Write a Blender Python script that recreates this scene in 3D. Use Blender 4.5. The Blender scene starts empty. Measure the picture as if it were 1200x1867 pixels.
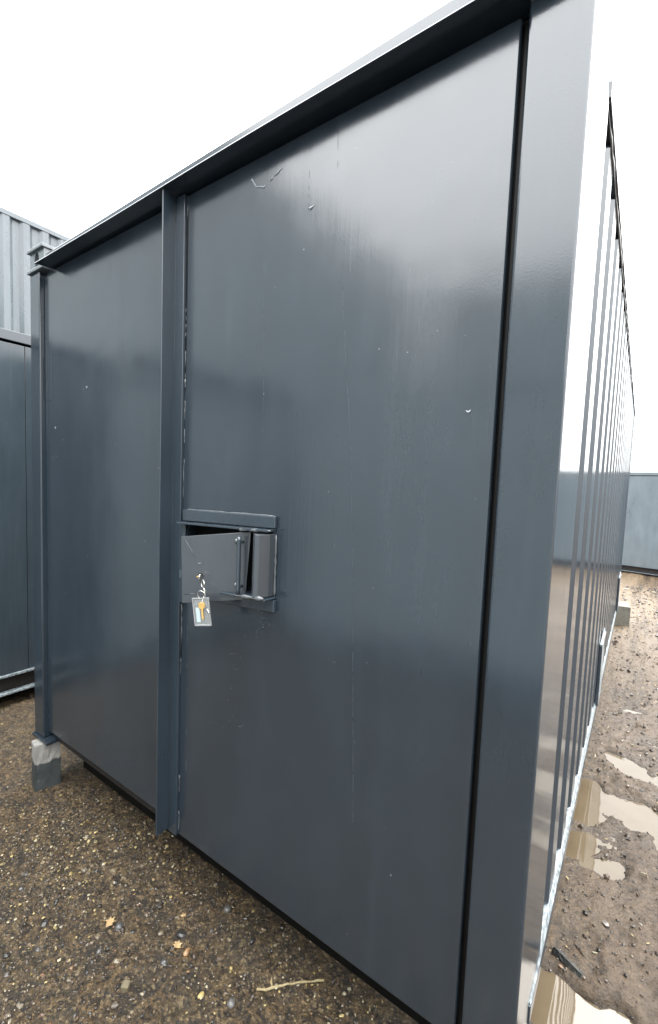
import bpy, bmesh, math, random
import numpy as np
from mathutils import Vector, Matrix

random.seed(7)
rng = np.random.default_rng(11)
R = math.radians
scene = bpy.context.scene
col = scene.collection
G = 0.26                    # underside of the main container above the ground

# ------------------------------------------------------------------ camera
cam_d = bpy.data.cameras.new('camera')
cam = bpy.data.objects.new('camera', cam_d)
col.objects.link(cam)
scene.camera = cam
CAM = Vector((0.1408, -1.0782, 1.4168 + G))
yaw, pitch, roll = 0.6363, -0.0769, 0.0350
fwd = Vector((-math.sin(yaw) * math.cos(pitch), math.cos(yaw) * math.cos(pitch), math.sin(pitch)))
rt = Vector((math.cos(yaw), math.sin(yaw), 0))
up = rt.cross(fwd)
r2 = math.cos(roll) * rt + math.sin(roll) * up
u2 = -math.sin(roll) * rt + math.cos(roll) * up
cam.matrix_world = Matrix(((r2.x, u2.x, -fwd.x, CAM.x), (r2.y, u2.y, -fwd.y, CAM.y), (r2.z, u2.z, -fwd.z, CAM.z), (0, 0, 0, 1)))
cam_d.sensor_fit = 'VERTICAL'
cam_d.sensor_height = 24
cam_d.lens = 829.89 / 1867 * 24
cam_d.shift_x = 46.83 / 1867
cam_d.shift_y = 15.51 / 1867
cam_d.clip_start = 0.02
cam_d.clip_end = 3000

# ------------------------------------------------------------------ sky, sun, exposure
SUN_EL, SUN_AZ = R(50), R(14)
w = bpy.data.worlds.new('World'); scene.world = w; w.use_nodes = True
nt = w.node_tree; nt.nodes.clear()
out = nt.nodes.new('ShaderNodeOutputWorld')
bg = nt.nodes.new('ShaderNodeBackground')
sky = nt.nodes.new('ShaderNodeTexSky'); sky.sky_type = 'NISHITA'; sky.sun_disc = False
sky.sun_elevation = SUN_EL; sky.sun_rotation = SUN_AZ
sky.dust_density = 6; sky.air_density = 1.2
bw = nt.nodes.new('ShaderNodeHueSaturation'); bw.inputs['Saturation'].default_value = 0.12
mixc = nt.nodes.new('ShaderNodeMix'); mixc.data_type = 'RGBA'
mixc.inputs[0].default_value = 0.85                     # closed cloud deck
# overcast luminance rises smoothly from horizon to zenith (CIE overcast sky)
tcw = nt.nodes.new('ShaderNodeTexCoord'); spw = nt.nodes.new('ShaderNodeSeparateXYZ')
nt.links.new(tcw.outputs['Generated'], spw.inputs[0])
mrw = nt.nodes.new('ShaderNodeMapRange'); nt.links.new(spw.outputs[2], mrw.inputs[0])
for i_, x_ in enumerate((0, 1, .6, 3.1)): mrw.inputs[1 + i_].default_value = x_
scw = nt.nodes.new('ShaderNodeVectorMath'); scw.operation = 'SCALE'; scw.inputs[0].default_value = (9.7, 9.85, 9.9)
nt.links.new(mrw.outputs[0], scw.inputs['Scale']); nt.links.new(scw.outputs[0], mixc.inputs[7])
nt.links.new(sky.outputs[0], bw.inputs['Color'])
nt.links.new(bw.outputs[0], mixc.inputs[6])
nt.links.new(mixc.outputs[2], bg.inputs['Color'])
bg.inputs['Strength'].default_value = 0.13
nt.links.new(bg.outputs[0], out.inputs[0])

sd = bpy.data.lights.new('sun', 'SUN'); sd.energy = 1.1; sd.angle = R(28); sd.color = (1, .97, .92)
so = bpy.data.objects.new('sun', sd); col.objects.link(so)
dirv = Vector((math.sin(SUN_AZ) * math.cos(SUN_EL), math.cos(SUN_AZ) * math.cos(SUN_EL), math.sin(SUN_EL)))
so.rotation_euler = dirv.to_track_quat('Z', 'Y').to_euler()
so.location = (0, -10, 30)

vs = scene.view_settings
vs.view_transform = 'Standard'; vs.look = 'None'; vs.gamma = 1; vs.use_curve_mapping = False
vs.exposure = 1.65

# ------------------------------------------------------------------ material helpers
def new_mat(name):
    m = bpy.data.materials.new(name); m.use_nodes = True
    n = m.node_tree.nodes; b = n['Principled BSDF']
    return m, m.node_tree, b

def N(t, typ, **kw):
    n = t.nodes.new(typ)
    for k, v in kw.items(): setattr(n, k, v)
    return n

def noise(t, scale, detail=4, rough=.55, vec=None, mscale=None):
    n = N(t, 'ShaderNodeTexNoise'); n.inputs['Scale'].default_value = scale
    n.inputs['Detail'].default_value = detail; n.inputs['Roughness'].default_value = rough
    if vec is not None:
        if mscale is not None:
            mp = N(t, 'ShaderNodeMapping'); mp.inputs['Scale'].default_value = mscale
            t.links.new(vec, mp.inputs[0]); vec = mp.outputs[0]
        t.links.new(vec, n.inputs['Vector'])
    return n.outputs['Fac']

def ramp(t, fac, stops):
    r = N(t, 'ShaderNodeValToRGB'); e = r.color_ramp.elements
    while len(e) < len(stops): e.new(.5)
    for el, (p, c) in zip(e, stops):
        el.position = p; el.color = (*c, 1) if len(c) == 3 else c
    t.links.new(fac, r.inputs[0]); return r.outputs[0]

def mrange(t, v, a, b, c, d):
    m = N(t, 'ShaderNodeMapRange')
    for i, x in enumerate((a, b, c, d)): m.inputs[1 + i].default_value = x
    t.links.new(v, m.inputs[0]); return m.outputs[0]

def mixcol(t, fac, a, b, mode='MIX'):
    m = N(t, 'ShaderNodeMix', data_type='RGBA', blend_type=mode)
    for i, x in ((0, fac), (6, a), (7, b)):
        if hasattr(x, 'links') or isinstance(x, bpy.types.NodeSocket): t.links.new(x, m.inputs[i])
        elif i == 0: m.inputs[0].default_value = x
        else: m.inputs[i].default_value = (*x, 1)
    return m.outputs[2]

def bump(t, h, strength, dist, nrm=None):
    b = N(t, 'ShaderNodeBump'); b.inputs['Strength'].default_value = strength; b.inputs['Distance'].default_value = dist
    t.links.new(h, b.inputs['Height'])
    if nrm is not None: t.links.new(nrm, b.inputs['Normal'])
    return b.outputs[0]

def paint(name, base, rough=(.17, .27), streak=.25, peel=.25, wave=.35, spec=.5, dust=.25, dirt=0.0):
    """glossy brushed enamel on steel"""
    m, t, b = new_mat(name)
    tc = N(t, 'ShaderNodeTexCoord').outputs['Object']
    big = noise(t, 1.3, 3, .5, tc)
    st = noise(t, 1.0, 5, .62, tc, (95, 95, 2.2))
    pe = noise(t, 240, 2, .5, tc)
    blot = noise(t, 5, 6, .65, tc, (1, 1, .35))
    c = mixcol(t, mrange(t, blot, .35, .7, 0, 1), tuple(x * .88 for x in base), tuple(x * 1.12 for x in base))
    if dust:
        dn = noise(t, 1.0, 6, .7, tc, (22, 22, 1.1))
        c = mixcol(t, mrange(t, dn, .52, .80, 0, dust), c, (.052, .068, .078))
    if dirt:
        sp = N(t, 'ShaderNodeSeparateXYZ'); t.links.new(tc, sp.inputs[0])
        dn2 = noise(t, 14, 6, .7, tc)
        hz = mrange(t, sp.outputs[2], .0, .38, .55, 0)
        mul = N(t, 'ShaderNodeMath', operation='MULTIPLY'); t.links.new(hz, mul.inputs[0]); t.links.new(mrange(t, dn2, .4, .75, 0, dirt), mul.inputs[1])
        c = mixcol(t, mul.outputs[0], c, (.12, .09, .06))
    t.links.new(c, b.inputs['Base Color'])
    t.links.new(mrange(t, blot, .3, .75, *rough), b.inputs['Roughness'])
    b.inputs['Specular IOR Level'].default_value = spec
    n1 = bump(t, big, wave, .02)
    n2 = bump(t, st, streak, .0006, n1)
    n3 = bump(t, pe, peel, .0006, n2)
    t.links.new(n3, b.inputs['Normal'])
    return m

SLATE = (.0178, .0258, .0345)
M = {}
M['door'] = paint('slate enamel', SLATE, spec=.95, dust=.16, rough=(.14, .24), streak=.34, peel=.16, wave=.5)
M['frame'] = paint('slate enamel frame', tuple(x * 1.05 for x in SLATE), streak=.2, peel=.14, wave=.15, spec=.9, dust=.1, rough=(.11, .19))
M['wall'] = paint('slate enamel wall', tuple(x * 1.1 for x in SLATE), rough=(.13, .21), streak=.08, wave=.16, peel=.08, spec=.42, dust=.15)
M['trim'] = paint('slate enamel bar', tuple(x * 1.25 for x in SLATE), rough=(.18, .28), streak=.1, wave=.15, spec=.9, dust=.06)
M['flap'] = paint('worn lock cover', (.036, .042, .049), rough=(.16, .28), streak=.05, wave=.5, spec=.9, dust=.05)
M['cast'] = paint('worn corner casting', (.10, .115, .125), rough=(.2, .35), streak=.05, spec=.8, dust=.2)
M['wall_a'] = paint('slate flat wall', (.034, .046, .056), rough=(.12, .24), streak=.3, wave=.25, spec=.7, dust=.5)
M['wall_b'] = paint('pale blue grey wall', (.088, .105, .118), rough=(.22, .34), streak=.05, wave=.05, spec=.7, dust=.08)
M['wall_d'] = paint('faded grey wall', (.34, .375, .39), rough=(.3, .45), streak=.1, wave=.1, spec=.5, dust=.3)
M['wall_f'] = paint('mid blue grey wall', (.15, .18, .20), rough=(.3, .45), streak=.1, wave=.1, spec=.5, dust=.3)
M['wall_g'] = paint('faded grey lower wall', (.25, .28, .295), rough=(.3, .45), streak=.1, wave=.1, spec=.5, dust=.3)
M['wall_e'] = paint('weathered blue grey wall', (.105, .128, .145), rough=(.25, .4), streak=.1, wave=.2, spec=.5, dust=.3, dirt=.5)
M['wall_c'] = paint('dark blue grey wall', (.028, .044, .060), rough=(.22, .36), streak=.1, wave=.2, spec=.5, dust=.3, dirt=.6)

def simple(name, base, rough=.5, metal=0., spec=.5, var=.15, scale=30, bstr=.3, bdist=.002, second=None):
    m, t, b = new_mat(name)
    tc = N(t, 'ShaderNodeTexCoord').outputs['Object']
    n = noise(t, scale, 5, .6, tc)
    c2 = second or tuple(min(1, x * (1 + 2 * var)) for x in base)
    c = mixcol(t, mrange(t, n, .35, .65, 0, 1), tuple(x * (1 - var) for x in base), c2)
    t.links.new(c, b.inputs['Base Color'])
    b.inputs['Roughness'].default_value = rough; b.inputs['Metallic'].default_value = metal
    b.inputs['Specular IOR Level'].default_value = spec
    if bstr: t.links.new(bump(t, n, bstr, bdist), b.inputs['Normal'])
    return m

M['gap'] = simple('black rubber seal', (.0035, .003, .0028), .6, spec=.25)
M['under'] = simple('dark underside steel', (.018, .016, .015), .7, spec=.2)
M['pale'] = simple('pale rail paint and sky sheen', (.10, .125, .14), .3, var=.3, scale=60, second=(.32, .36, .38))  # paleness also carries the sky reflection on rail ledge and pocket faces
M['bead'] = simple('paint covered weld', (.06, .067, .072), .1, spec=1.0, scale=120)
M['run'] = simple('paint run with painted highlight', (.20, .225, .24), .15, spec=1.0, scale=120)  # pale tone stands in for bright highlights on the runs
M['speck'] = simple('pale grit in paint', (.26, .275, .285), .5)
M['mark'] = simple('pale dried drip', (.06, .075, .085), .4)
M['brass'] = simple('brass', (.62, .40, .13), .3, metal=.45, var=.1)
M['nickel'] = simple('nickel ring', (.75, .74, .68), .18, metal=1, var=.05)
M['black'] = simple('black keyhole and shade', (.003, .003, .003), .7, spec=.1)  # keyhole black, also stands in for shade in the pocket and under floor
M['label'] = simple('pale blue paper insert', (.36, .45, .46), .6, var=.04)
M['chip'] = simple('concrete chip', (.12, .10, .06), .8)
M['twig'] = simple('pale dry twig', (.34, .28, .15), .75, scale=60, second=(.20, .15, .075))
M['charred'] = simple('wet black timber', (.010, .010, .010), .55, scale=40, second=(.03, .032, .028))
M['leaf'] = simple('fallen leaf', (.27, .165, .075), .55, second=(.36, .25, .12), scale=20)
M['roof'] = paint('roof paint', (.05, .058, .066), rough=(.3, .45), dust=.4)

m, t, b = new_mat('clear acrylic'); M['acrylic'] = m
b.inputs['Base Color'].default_value = (.55, .57, .57, 1); b.inputs['Roughness'].default_value = .1
b.inputs['Transmission Weight'].default_value = .72; b.inputs['IOR'].default_value = 1.3
m, t, b = new_mat('frosted acrylic rim'); M['rim'] = m
b.inputs['Base Color'].default_value = (.36, .37, .37, 1); b.inputs['Roughness'].default_value = .15
b.inputs['Transmission Weight'].default_value = .35

# concrete block: wet below, dry above
m, t, b = new_mat('concrete block half wet'); M['block'] = m
tc = N(t, 'ShaderNodeTexCoord').outputs['Object']
sp = N(t, 'ShaderNodeSeparateXYZ'); t.links.new(tc, sp.inputs[0])
nz = noise(t, 40, 5, .65, tc); nb = noise(t, 12, 4, .6, tc, (1, 1, .6))
ad = N(t, 'ShaderNodeMath', operation='MULTIPLY_ADD'); t.links.new(nb, ad.inputs[0]); ad.inputs[1].default_value = .11; t.links.new(sp.outputs[2], ad.inputs[2])
wet = mrange(t, ad.outputs[0], .205, .213, 0, 1)
dryc = mixcol(t, nz, (.18, .175, .16), (.30, .29, .27)); wetc = mixcol(t, nz, (.018, .022, .023), (.055, .064, .064))
t.links.new(mixcol(t, wet, wetc, dryc), b.inputs['Base Color'])
t.links.new(mrange(t, wet, 0, 1, .6, .85), b.inputs['Roughness'])
t.links.new(bump(t, nz, .9, .006), b.inputs['Normal'])
M['block_dry'] = simple('dry concrete', (.11, .105, .088), .85, scale=35, bstr=.7, bdist=.004)

# ground
def ground_mat():
    m, t, b = new_mat('wet gravelly earth')
    pos = N(t, 'ShaderNodeTexCoord').outputs['Object']
    sp = N(t, 'ShaderNodeSeparateXYZ'); t.links.new(pos, sp.inputs[0])
    n1 = noise(t, 2.6, 7, .62, pos); n2 = noise(t, 34, 9, .78, pos); n3 = noise(t, 210, 4, .75, pos); n4 = noise(t, 9, 6, .7, pos)
    vo = N(t, 'ShaderNodeTexVoronoi'); vo.inputs['Scale'].default_value = 130; t.links.new(pos, vo.inputs['Vector'])
    grav = mixcol(t, mrange(t, n2, .42, .64, 0, 1), (.0135, .0085, .0048), (.175, .115, .055))
    grav = mixcol(t, mrange(t, n1, .5, .68, 0, .5), grav, (.052, .046, .030))
    grav = mixcol(t, mrange(t, n4, .48, .62, 0, .8), grav, (.020, .0145, .0095))
    hs = N(t, 'ShaderNodeSeparateColor'); t.links.new(vo.outputs['Color'], hs.inputs[0])
    grav = mixcol(t, mrange(t, hs.outputs[0], .8, .95, 0, .7), grav, (.22, .16, .085))
    grav = mixcol(t, mrange(t, hs.outputs[1], .8, .93, 0, .8), grav, (.014, .013, .012))
    mud = mixcol(t, mrange(t, n2, .34, .68, 0, 1), (.032, .021, .013), (.112, .074, .042))
    mud = mixcol(t, mrange(t, n1, .42, .64, 0, .6), mud, (.105, .074, .046))
    mud = mixcol(t, mrange(t, n4, .54, .68, 0, .7), mud, (.028, .019, .012))
    side = N(t, 'ShaderNodeMath', operation='MULTIPLY_ADD'); t.links.new(n1, side.inputs[0]); side.inputs[1].default_value = .5; t.links.new(sp.outputs[0], side.inputs[2])
    fac = mrange(t, side.outputs[0], .05, .4, 0, 1)
    c = mixcol(t, fac, grav, mud)
    far = mrange(t, sp.outputs[1], 2.5, 6, 0, .75)
    c = mixcol(t, far, c, mixcol(t, mrange(t, n2, .36, .66, 0, 1), (.085, .056, .031), (.185, .126, .070)))
    wetn = N(t, 'ShaderNodeMath', operation='MULTIPLY_ADD'); t.links.new(n2, wetn.inputs[0]); wetn.inputs[1].default_value = .016; t.links.new(sp.outputs[2], wetn.inputs[2])
    wet = mrange(t, wetn.outputs[0], -.002, .016, 1, 0)          # soaked margin round standing water
    wm = N(t, 'ShaderNodeMath', operation='MULTIPLY'); t.links.new(wet, wm.inputs[0]); t.links.new(fac, wm.inputs[1])
    c = mixcol(t, wm.outputs[0], c, mixcol(t, .6, c, (.022, .014, .009)))
    t.links.new(c, b.inputs['Base Color'])
    rg = mrange(t, n4, .40, .62, .30, .7)
    rr_ = N(t, 'ShaderNodeMix'); t.links.new(wm.outputs[0], rr_.inputs[0]); t.links.new(rg, rr_.inputs[2]); rr_.inputs[3].default_value = .16
    t.links.new(rr_.outputs[0], b.inputs['Roughness'])
    b.inputs['Specular IOR Level'].default_value = .5
    vo2 = N(t, 'ShaderNodeTexVoronoi'); vo2.inputs['Scale'].default_value = 48; t.links.new(pos, vo2.inputs['Vector'])
    nn = bump(t, vo2.outputs['Distance'], .55, -.012)
    nn = bump(t, n2, 1.0, .018, nn)
    nn = bump(t, vo.outputs['Distance'], .5, .005, nn)
    nn = bump(t, n3, .8, .004, nn)
    t.links.new(nn, b.inputs['Normal'])
    return m
M['ground'] = ground_mat()

m, t, b = new_mat('muddy water'); M['water'] = m
tc = N(t, 'ShaderNodeTexCoord').outputs['Object']
t.links.new(mixcol(t, noise(t, 6, 4, .6, tc), (.060, .043, .024), (.105, .083, .056)), b.inputs['Base Color'])
b.inputs['Roughness'].default_value = .025; b.inputs['IOR'].default_value = 1.33
t.links.new(bump(t, noise(t, 9, 2, .5, tc), .03, .01), b.inputs['Normal'])

def stone_mat(name, rough):
    m, t, b = new_mat(name)
    a = N(t, 'ShaderNodeAttribute', attribute_name='tint')
    tc = N(t, 'ShaderNodeTexCoord').outputs['Object']
    n = noise(t, 180, 4, .6, tc)
    t.links.new(mixcol(t, mrange(t, n, .3, .7, 0, .6), a.outputs['Color'], (.022, .019, .016)), b.inputs['Base Color'])
    b.inputs['Roughness'].default_value = rough
    t.links.new(bump(t, n, .4, .002), b.inputs['Normal'])
    return m
M['stone'] = stone_mat('wet pebble', .24)
M['flake'] = stone_mat('pale chippings', .5)

# ------------------------------------------------------------------ mesh helpers
class MB:
    def __init__(s): s.v = []; s.f = []
    def add(s, vs, fs):
        o = len(s.v); s.v += [tuple(v) for v in vs]; s.f += [tuple(i + o for i in f) for f in fs]; return s
    def box(s, x0, x1, y0, y1, z0, z1):
        return s.add([(x0, y0, z0), (x1, y0, z0), (x1, y1, z0), (x0, y1, z0), (x0, y0, z1), (x1, y0, z1), (x1, y1, z1), (x0, y1, z1)],
                     [(0, 3, 2, 1), (4, 5, 6, 7), (0, 1, 5, 4), (1, 2, 6, 5), (2, 3, 7, 6), (3, 0, 4, 7)])
    def prism(s, poly, vec):
        n = len(poly); p = [Vector(q) for q in poly]; vv = Vector(vec)
        return s.add(p + [q + vv for q in p], [tuple(range(n))[::-1], tuple(range(n, 2 * n))] + [(i, (i + 1) % n, n + (i + 1) % n, n + i) for i in range(n)])
    def hexa(s, p8):
        return s.add(p8, [(0, 3, 2, 1), (4, 5, 6, 7), (0, 1, 5, 4), (1, 2, 6, 5), (2, 3, 7, 6), (3, 0, 4, 7)])
    def tube(s, pts, rad, seg=10, closed=False, caps=True):
        pts = [Vector(p) for p in pts]; n = len(pts); rads = rad if isinstance(rad, (list, tuple)) else [rad] * n
        rings = []; prev = None
        for i, p in enumerate(pts):
            if closed: d = pts[(i + 1) % n] - pts[i - 1]
            else: d = pts[min(i + 1, n - 1)] - pts[max(i - 1, 0)]
            d.normalize()
            a = prev if prev is not None else (Vector((0, 0, 1)) if abs(d.z) < .9 else Vector((1, 0, 0)))
            a = (a - d * a.dot(d)).normalized(); prev = a; bb = d.cross(a)
            rings.append([p + rads[i] * (math.cos(k * 2 * math.pi / seg) * a + math.sin(k * 2 * math.pi / seg) * bb) for k in range(seg)])
        vs = [v for r in rings for v in r]; fs = []
        for i in range(n if closed else n - 1):
            j = (i + 1) % n
            for k in range(seg): fs.append((i * seg + k, i * seg + (k + 1) % seg, j * seg + (k + 1) % seg, j * seg + k))
        if caps and not closed: fs += [tuple(range(seg))[::-1], tuple(range((n - 1) * seg, n * seg))]
        return s.add(vs, fs)
    def build(s, name, mat, parent=None, bevel=0, seg=2, smooth=False, local=False):
        off = Vector((0, 0, 0))
        if parent is not None and not local:
            p = parent
            while p is not None: off += p.location; p = p.parent
        me = bpy.data.meshes.new(name)
        me.from_pydata([tuple(Vector(v) - off) for v in s.v], [], s.f)
        bm = bmesh.new(); bm.from_mesh(me)
        bmesh.ops.recalc_face_normals(bm, faces=bm.faces)
        if bevel:
            ed = [e for e in bm.edges if e.is_manifold and e.calc_face_angle(0) > .5]
            bmesh.ops.bevel(bm, geom=ed, offset=bevel, segments=seg, affect='EDGES', profile=.5, clamp_overlap=True)
        for f in bm.faces: f.smooth = smooth
        bm.to_mesh(me); bm.free()
        me.materials.append(mat)
        o = bpy.data.objects.new(name, me); col.objects.link(o)
        if parent is not None: o.parent = parent
        return o

def tag(o, label=None, cat=None, group=None, kind=None):
    if label: o['label'] = label
    if cat: o['category'] = cat
    if group: o['group'] = group
    if kind: o['kind'] = kind
    return o

def empty(name, loc, rz=0):
    o = bpy.data.objects.new(name, None); col.objects.link(o)
    o.location = loc; o.rotation_euler = (0, 0, rz); o.empty_display_size = .1
    return o

# numpy value noise
_perm = rng.random((256, 256))
def vnoise(x, y):
    xi = np.floor(x).astype(int); yi = np.floor(y).astype(int); fx = x - xi; fy = y - yi
    fx = fx * fx * (3 - 2 * fx); fy = fy * fy * (3 - 2 * fy)
    g = lambda a, b_: _perm[a & 255, b_ & 255]
    return (g(xi, yi) * (1 - fx) + g(xi + 1, yi) * fx) * (1 - fy) + (g(xi, yi + 1) * (1 - fx) + g(xi + 1, yi + 1) * fx) * fy - .5
def fbm(x, y, s, o=4, g=.5):
    r = 0; a = 1
    for i in range(o): r = r + a * vnoise(x * s + 17.3 * i, y * s + 5.1 * i); s *= 2.03; a *= g
    return r

# ------------------------------------------------------------------ ground
WATER = -0.010
_b = [(.24, 1.78, .15, .15, .035, .5), (.40, 1.62, .14, .12, .035, .5), (.20, 2.26, .17, .075, .045, -.75), (.42, 2.15, .14, .07, .045, -.6), (.02, 1.78, .075, .20, .035, .0),
          (.02, 1.36, .07, .10, .03, .0), (.13, 1.27, .09, .06, .03, .3), (.04, .50, .10, .13, .035, .1), (.19, .53, .13, .085, .035, .0), (.30, .50, .12, .08, .03, .0), (.55, 3.0, .2, .06, .03, -.5)]
basins = [(.1408 + 1.0244 * (q[0] - .1408), -1.0782 + 1.0244 * (q[1] + 1.0782), *q[2:]) for q in _b]
def hgt(x, y):
    x = np.asarray(x, float); y = np.asarray(y, float)
    mudw = np.clip((x + .15) / .3, 0, 1)
    h = (1 - mudw) * (.014 * fbm(x, y, 2.1, 3) + .012 * fbm(x + 9, y, 14, 5, .68))
    h = h + mudw * (.006 + .020 * fbm(x + 3, y * .75, 2.6, 3) + .020 * fbm(x, y + 4, 11, 5, .68))
    wob = .55 * fbm(x + 1.7, y - 2.2, 9, 3)
    for bx, by, rx, ry, d, a in basins:
        c, s_ = math.cos(a), math.sin(a)
        u = ((x - bx) * c + (y - by) * s_) / rx; v = (-(x - bx) * s_ + (y - by) * c) / ry
        q = np.sqrt(u * u + v * v) + wob
        h = h - d * np.clip((1.25 - q) / .45, 0, 1) ** 1.2
    # soft ridge pushed up between the puddles
    h = h + .02 * np.exp(-(((x - .30) * .8 + (y - 2.0)) / .05) ** 2) * np.clip((x - .12) / .1, 0, 1) * np.clip((1.2 - x) / .5, 0, 1)
    return h

def axis(lo, flo, fhi, hi, step, grow=1.16):
    a = list(np.arange(flo, fhi, step)); s = step; x = a[-1]
    while x < hi: s *= grow; x += s; a.append(x)
    s = step; x = flo; pre = []
    while x > lo: s *= grow; x -= s; pre.append(x)
    return np.array(pre[::-1] + a)
xs = axis(-600, -3.5, 1.2, 600, .014); ys = axis(-600, -1.1, 3.2, 900, .014)
X, Y = np.meshgrid(xs, ys)
Z = hgt(X, Y)
fade = np.clip((np.hypot(X, Y) - 25) / 30, 0, 1); Z = Z * (1 - fade)
nx, ny = len(xs), len(ys)
idx = np.arange(nx * ny).reshape(ny, nx)
quads = np.stack([idx[:-1, :-1], idx[:-1, 1:], idx[1:, 1:], idx[1:, :-1]], -1).reshape(-1, 4)

def np_mesh(name, V, F, mat, tint=None, smooth=False):
    me = bpy.data.meshes.new(name); k = F.shape[1]
    me.vertices.add(len(V)); me.vertices.foreach_set('co', np.ascontiguousarray(V, dtype=np.float32).ravel())
    me.loops.add(F.size); me.loops.foreach_set('vertex_index', F.astype(np.int32).ravel())
    me.polygons.add(len(F)); me.polygons.foreach_set('loop_start', np.arange(0, F.size, k, dtype=np.int32))
    me.polygons.foreach_set('use_smooth', np.full(len(F), smooth))
    me.update(calc_edges=True)
    if tint is not None:
        at = me.color_attributes.new('tint', 'FLOAT_COLOR', 'POINT')
        at.data.foreach_set('color', np.concatenate([tint, np.ones((len(tint), 1))], 1).astype(np.float32).ravel())
    me.materials.append(mat); me.validate()
    o = bpy.data.objects.new(name, me); col.objects.link(o); return o
tag(np_mesh('ground', np.stack([X, Y, Z], -1).reshape(-1, 3), quads, M['ground'], smooth=True), kind='structure')
tag(MB().add([(-.25, .25, WATER), (1.1, .25, WATER), (1.1, 3.3, WATER), (-.25, 3.3, WATER)], [(0, 1, 2, 3)]).build('puddle_water', M['water']), kind='structure')

# ------------------------------------------------------------------ main container
root = empty('storage_container', (-1.219, 0, G))
tag(root, 'slate blue storage container with two flat doors and a key hanging from its lock', 'container', 'containers in the yard')
W, H, LEN = 2.438, 2.546, 6.08
def P(mb, name, mat, parent=root, **kw):
    for i, v in enumerate(mb.v): mb.v[i] = (v[0], v[1], v[2] + G)
    return mb.build(name, mat, parent, **kw)

# corner posts
P(MB().box(-.12, 0, 0, .36, -.0, 2.43), 'corner_post', M['frame'], bevel=.006, seg=3)
P(MB().box(-W, -W + .10, 0, .16, .018, 2.43), 'corner_post', M['frame'], bevel=.006, seg=3)
P(MB().box(-W, -W + .12, LEN - .16, LEN, .018, 2.43), 'corner_post', M['frame'], bevel=.006)
P(MB().box(-.12, 0, LEN - .16, LEN, .018, 2.43), 'corner_post', M['frame'], bevel=.006)

def casting(x0, x1, y0, y1, sx):
    """top corner casting: top and bottom plates, box body with an oval slot in the front"""
    body = MB()
    bx0, bx1, by0, by1, z0, z1 = x0 + .014, x1 - .01, y0 + .014, y1 - .012, 2.446, 2.531
    cx, cz, rx, rz, n = (bx0 + bx1) / 2 - .006, (z0 + z1) / 2, .024, .038, 24
    ring_o = []; ring_i = []
    for k in range(n):
        a = 2 * math.pi * k / n; c, s_ = math.cos(a), math.sin(a)
        ring_i.append((cx + rx * c, by0, cz + rz * s_))
        q = 1 / max(abs(c) / 1, abs(s_) / 1)
        px = cx + c * q * ((bx1 - cx) if c > 0 else (cx - bx0)); pz = cz + s_ * q * (z1 - cz)
        ring_o.append((px, by0, pz))
    vs = ring_o + ring_i + [(x, by0 + .03, z) for x, _, z in ring_i]
    fs = [(k, (k + 1) % n, n + (k + 1) % n, n + k) for k in range(n)] + [(n + k, n + (k + 1) % n, 2 * n + (k + 1) % n, 2 * n + k) for k in range(n)]
    body.add(vs, fs)
    body.add([(bx0, by0, z0), (bx0, by1, z0), (bx0, by1, z1), (bx0, by0, z1)], [(0, 1, 2, 3)])
    body.add([(bx1, by0, z0), (bx1, by1, z0), (bx1, by1, z1), (bx1, by0, z1)], [(0, 1, 2, 3)])
    body.add([(bx0, by1, z0), (bx1, by1, z0), (bx1, by1, z1), (bx0, by1, z1)], [(0, 1, 2, 3)])
    cst = P(body, 'corner_casting', M['cast'])
    P(MB().box(x0, x1, y0, y1, 2.531, 2.546), 'plate', M['cast'], cst, bevel=.002)
    P(MB().box(x0, x1, y0, y1, 2.431, 2.446), 'plate', M['cast'], cst, bevel=.002)
    P(MB().box(bx0 + .006, bx1 - .006, by0 + .03, by1 - .01, z0, z1), 'slot_core', M['under'], cst)
casting(-W - .006, -W + .160, -.012, .17, 1)
casting(-.119, -.001, -.004, .17, -1)
casting(-W - .006, -W + .160, LEN - .17, LEN + .01, 1)
casting(-.160, .006, LEN - .17, LEN + .01, -1)
P(MB().box(-W - .006, -W + .163, -.012, .17, 0, .017), 'foot_plate', M['frame'], bevel=.003)
P(MB().box(-.16, .004, LEN - .17, LEN + .012, 0, .017), 'foot_plate', M['frame'], bevel=.003)
P(MB().box(-W - .006, -W + .163, LEN - .17, LEN + .012, 0, .017), 'foot_plate', M['frame'], bevel=.003)

# header beam and drip lip (the lip is slightly bent upwards to the right, as hand-fitted)
x0, x1 = -W + .166, -.12
hd = P(MB().hexa([(x0, .001, 2.452), (x1, .001, 2.456), (x1, .10, 2.456), (x0, .10, 2.452), (x0, .001, 2.494), (x1, .001, 2.534), (x1, .10, 2.534), (x0, .10, 2.494)]), 'header_beam', M['trim'], bevel=.004)
lip = MB(); n = 60; x0, x1 = -2.262, .0
def lipz(x): return 2.424 + .022 * ((x - x0) / (x1 - x0)) ** 1.5 + .0012 * math.sin(x * 5.1)
def lipy(x): return -.057 + .003 * math.sin(x * 2.3 + 1)
sec = []
for i in range(n + 1):
    x = x0 + (x1 - x0) * i / n; z = lipz(x); y = lipy(x); e = .6 + .5 * math.sin(math.pi * (i / n)) + .08 * random.random()
    sec.append([(x, y, z), (x, y + .001, z + .003), (x, y + .010 * e, z + .012 * e), (x, .0, z + .016 * e), (x, .06, z + .022), (x, .06, z + .012), (x, -.004, z + .006)])
k = 7; vs = [p for s_ in sec for p in s_]
fs = [(i * k + j, i * k + (j + 1) % k, (i + 1) * k + (j + 1) % k, (i + 1) * k + j) for i in range(n) for j in range(k)]
fs += [tuple(range(k)), tuple(range(n * k, n * k + k))[::-1]]
P(lip.add(vs, fs), 'drip_lip', M['trim'])
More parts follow.
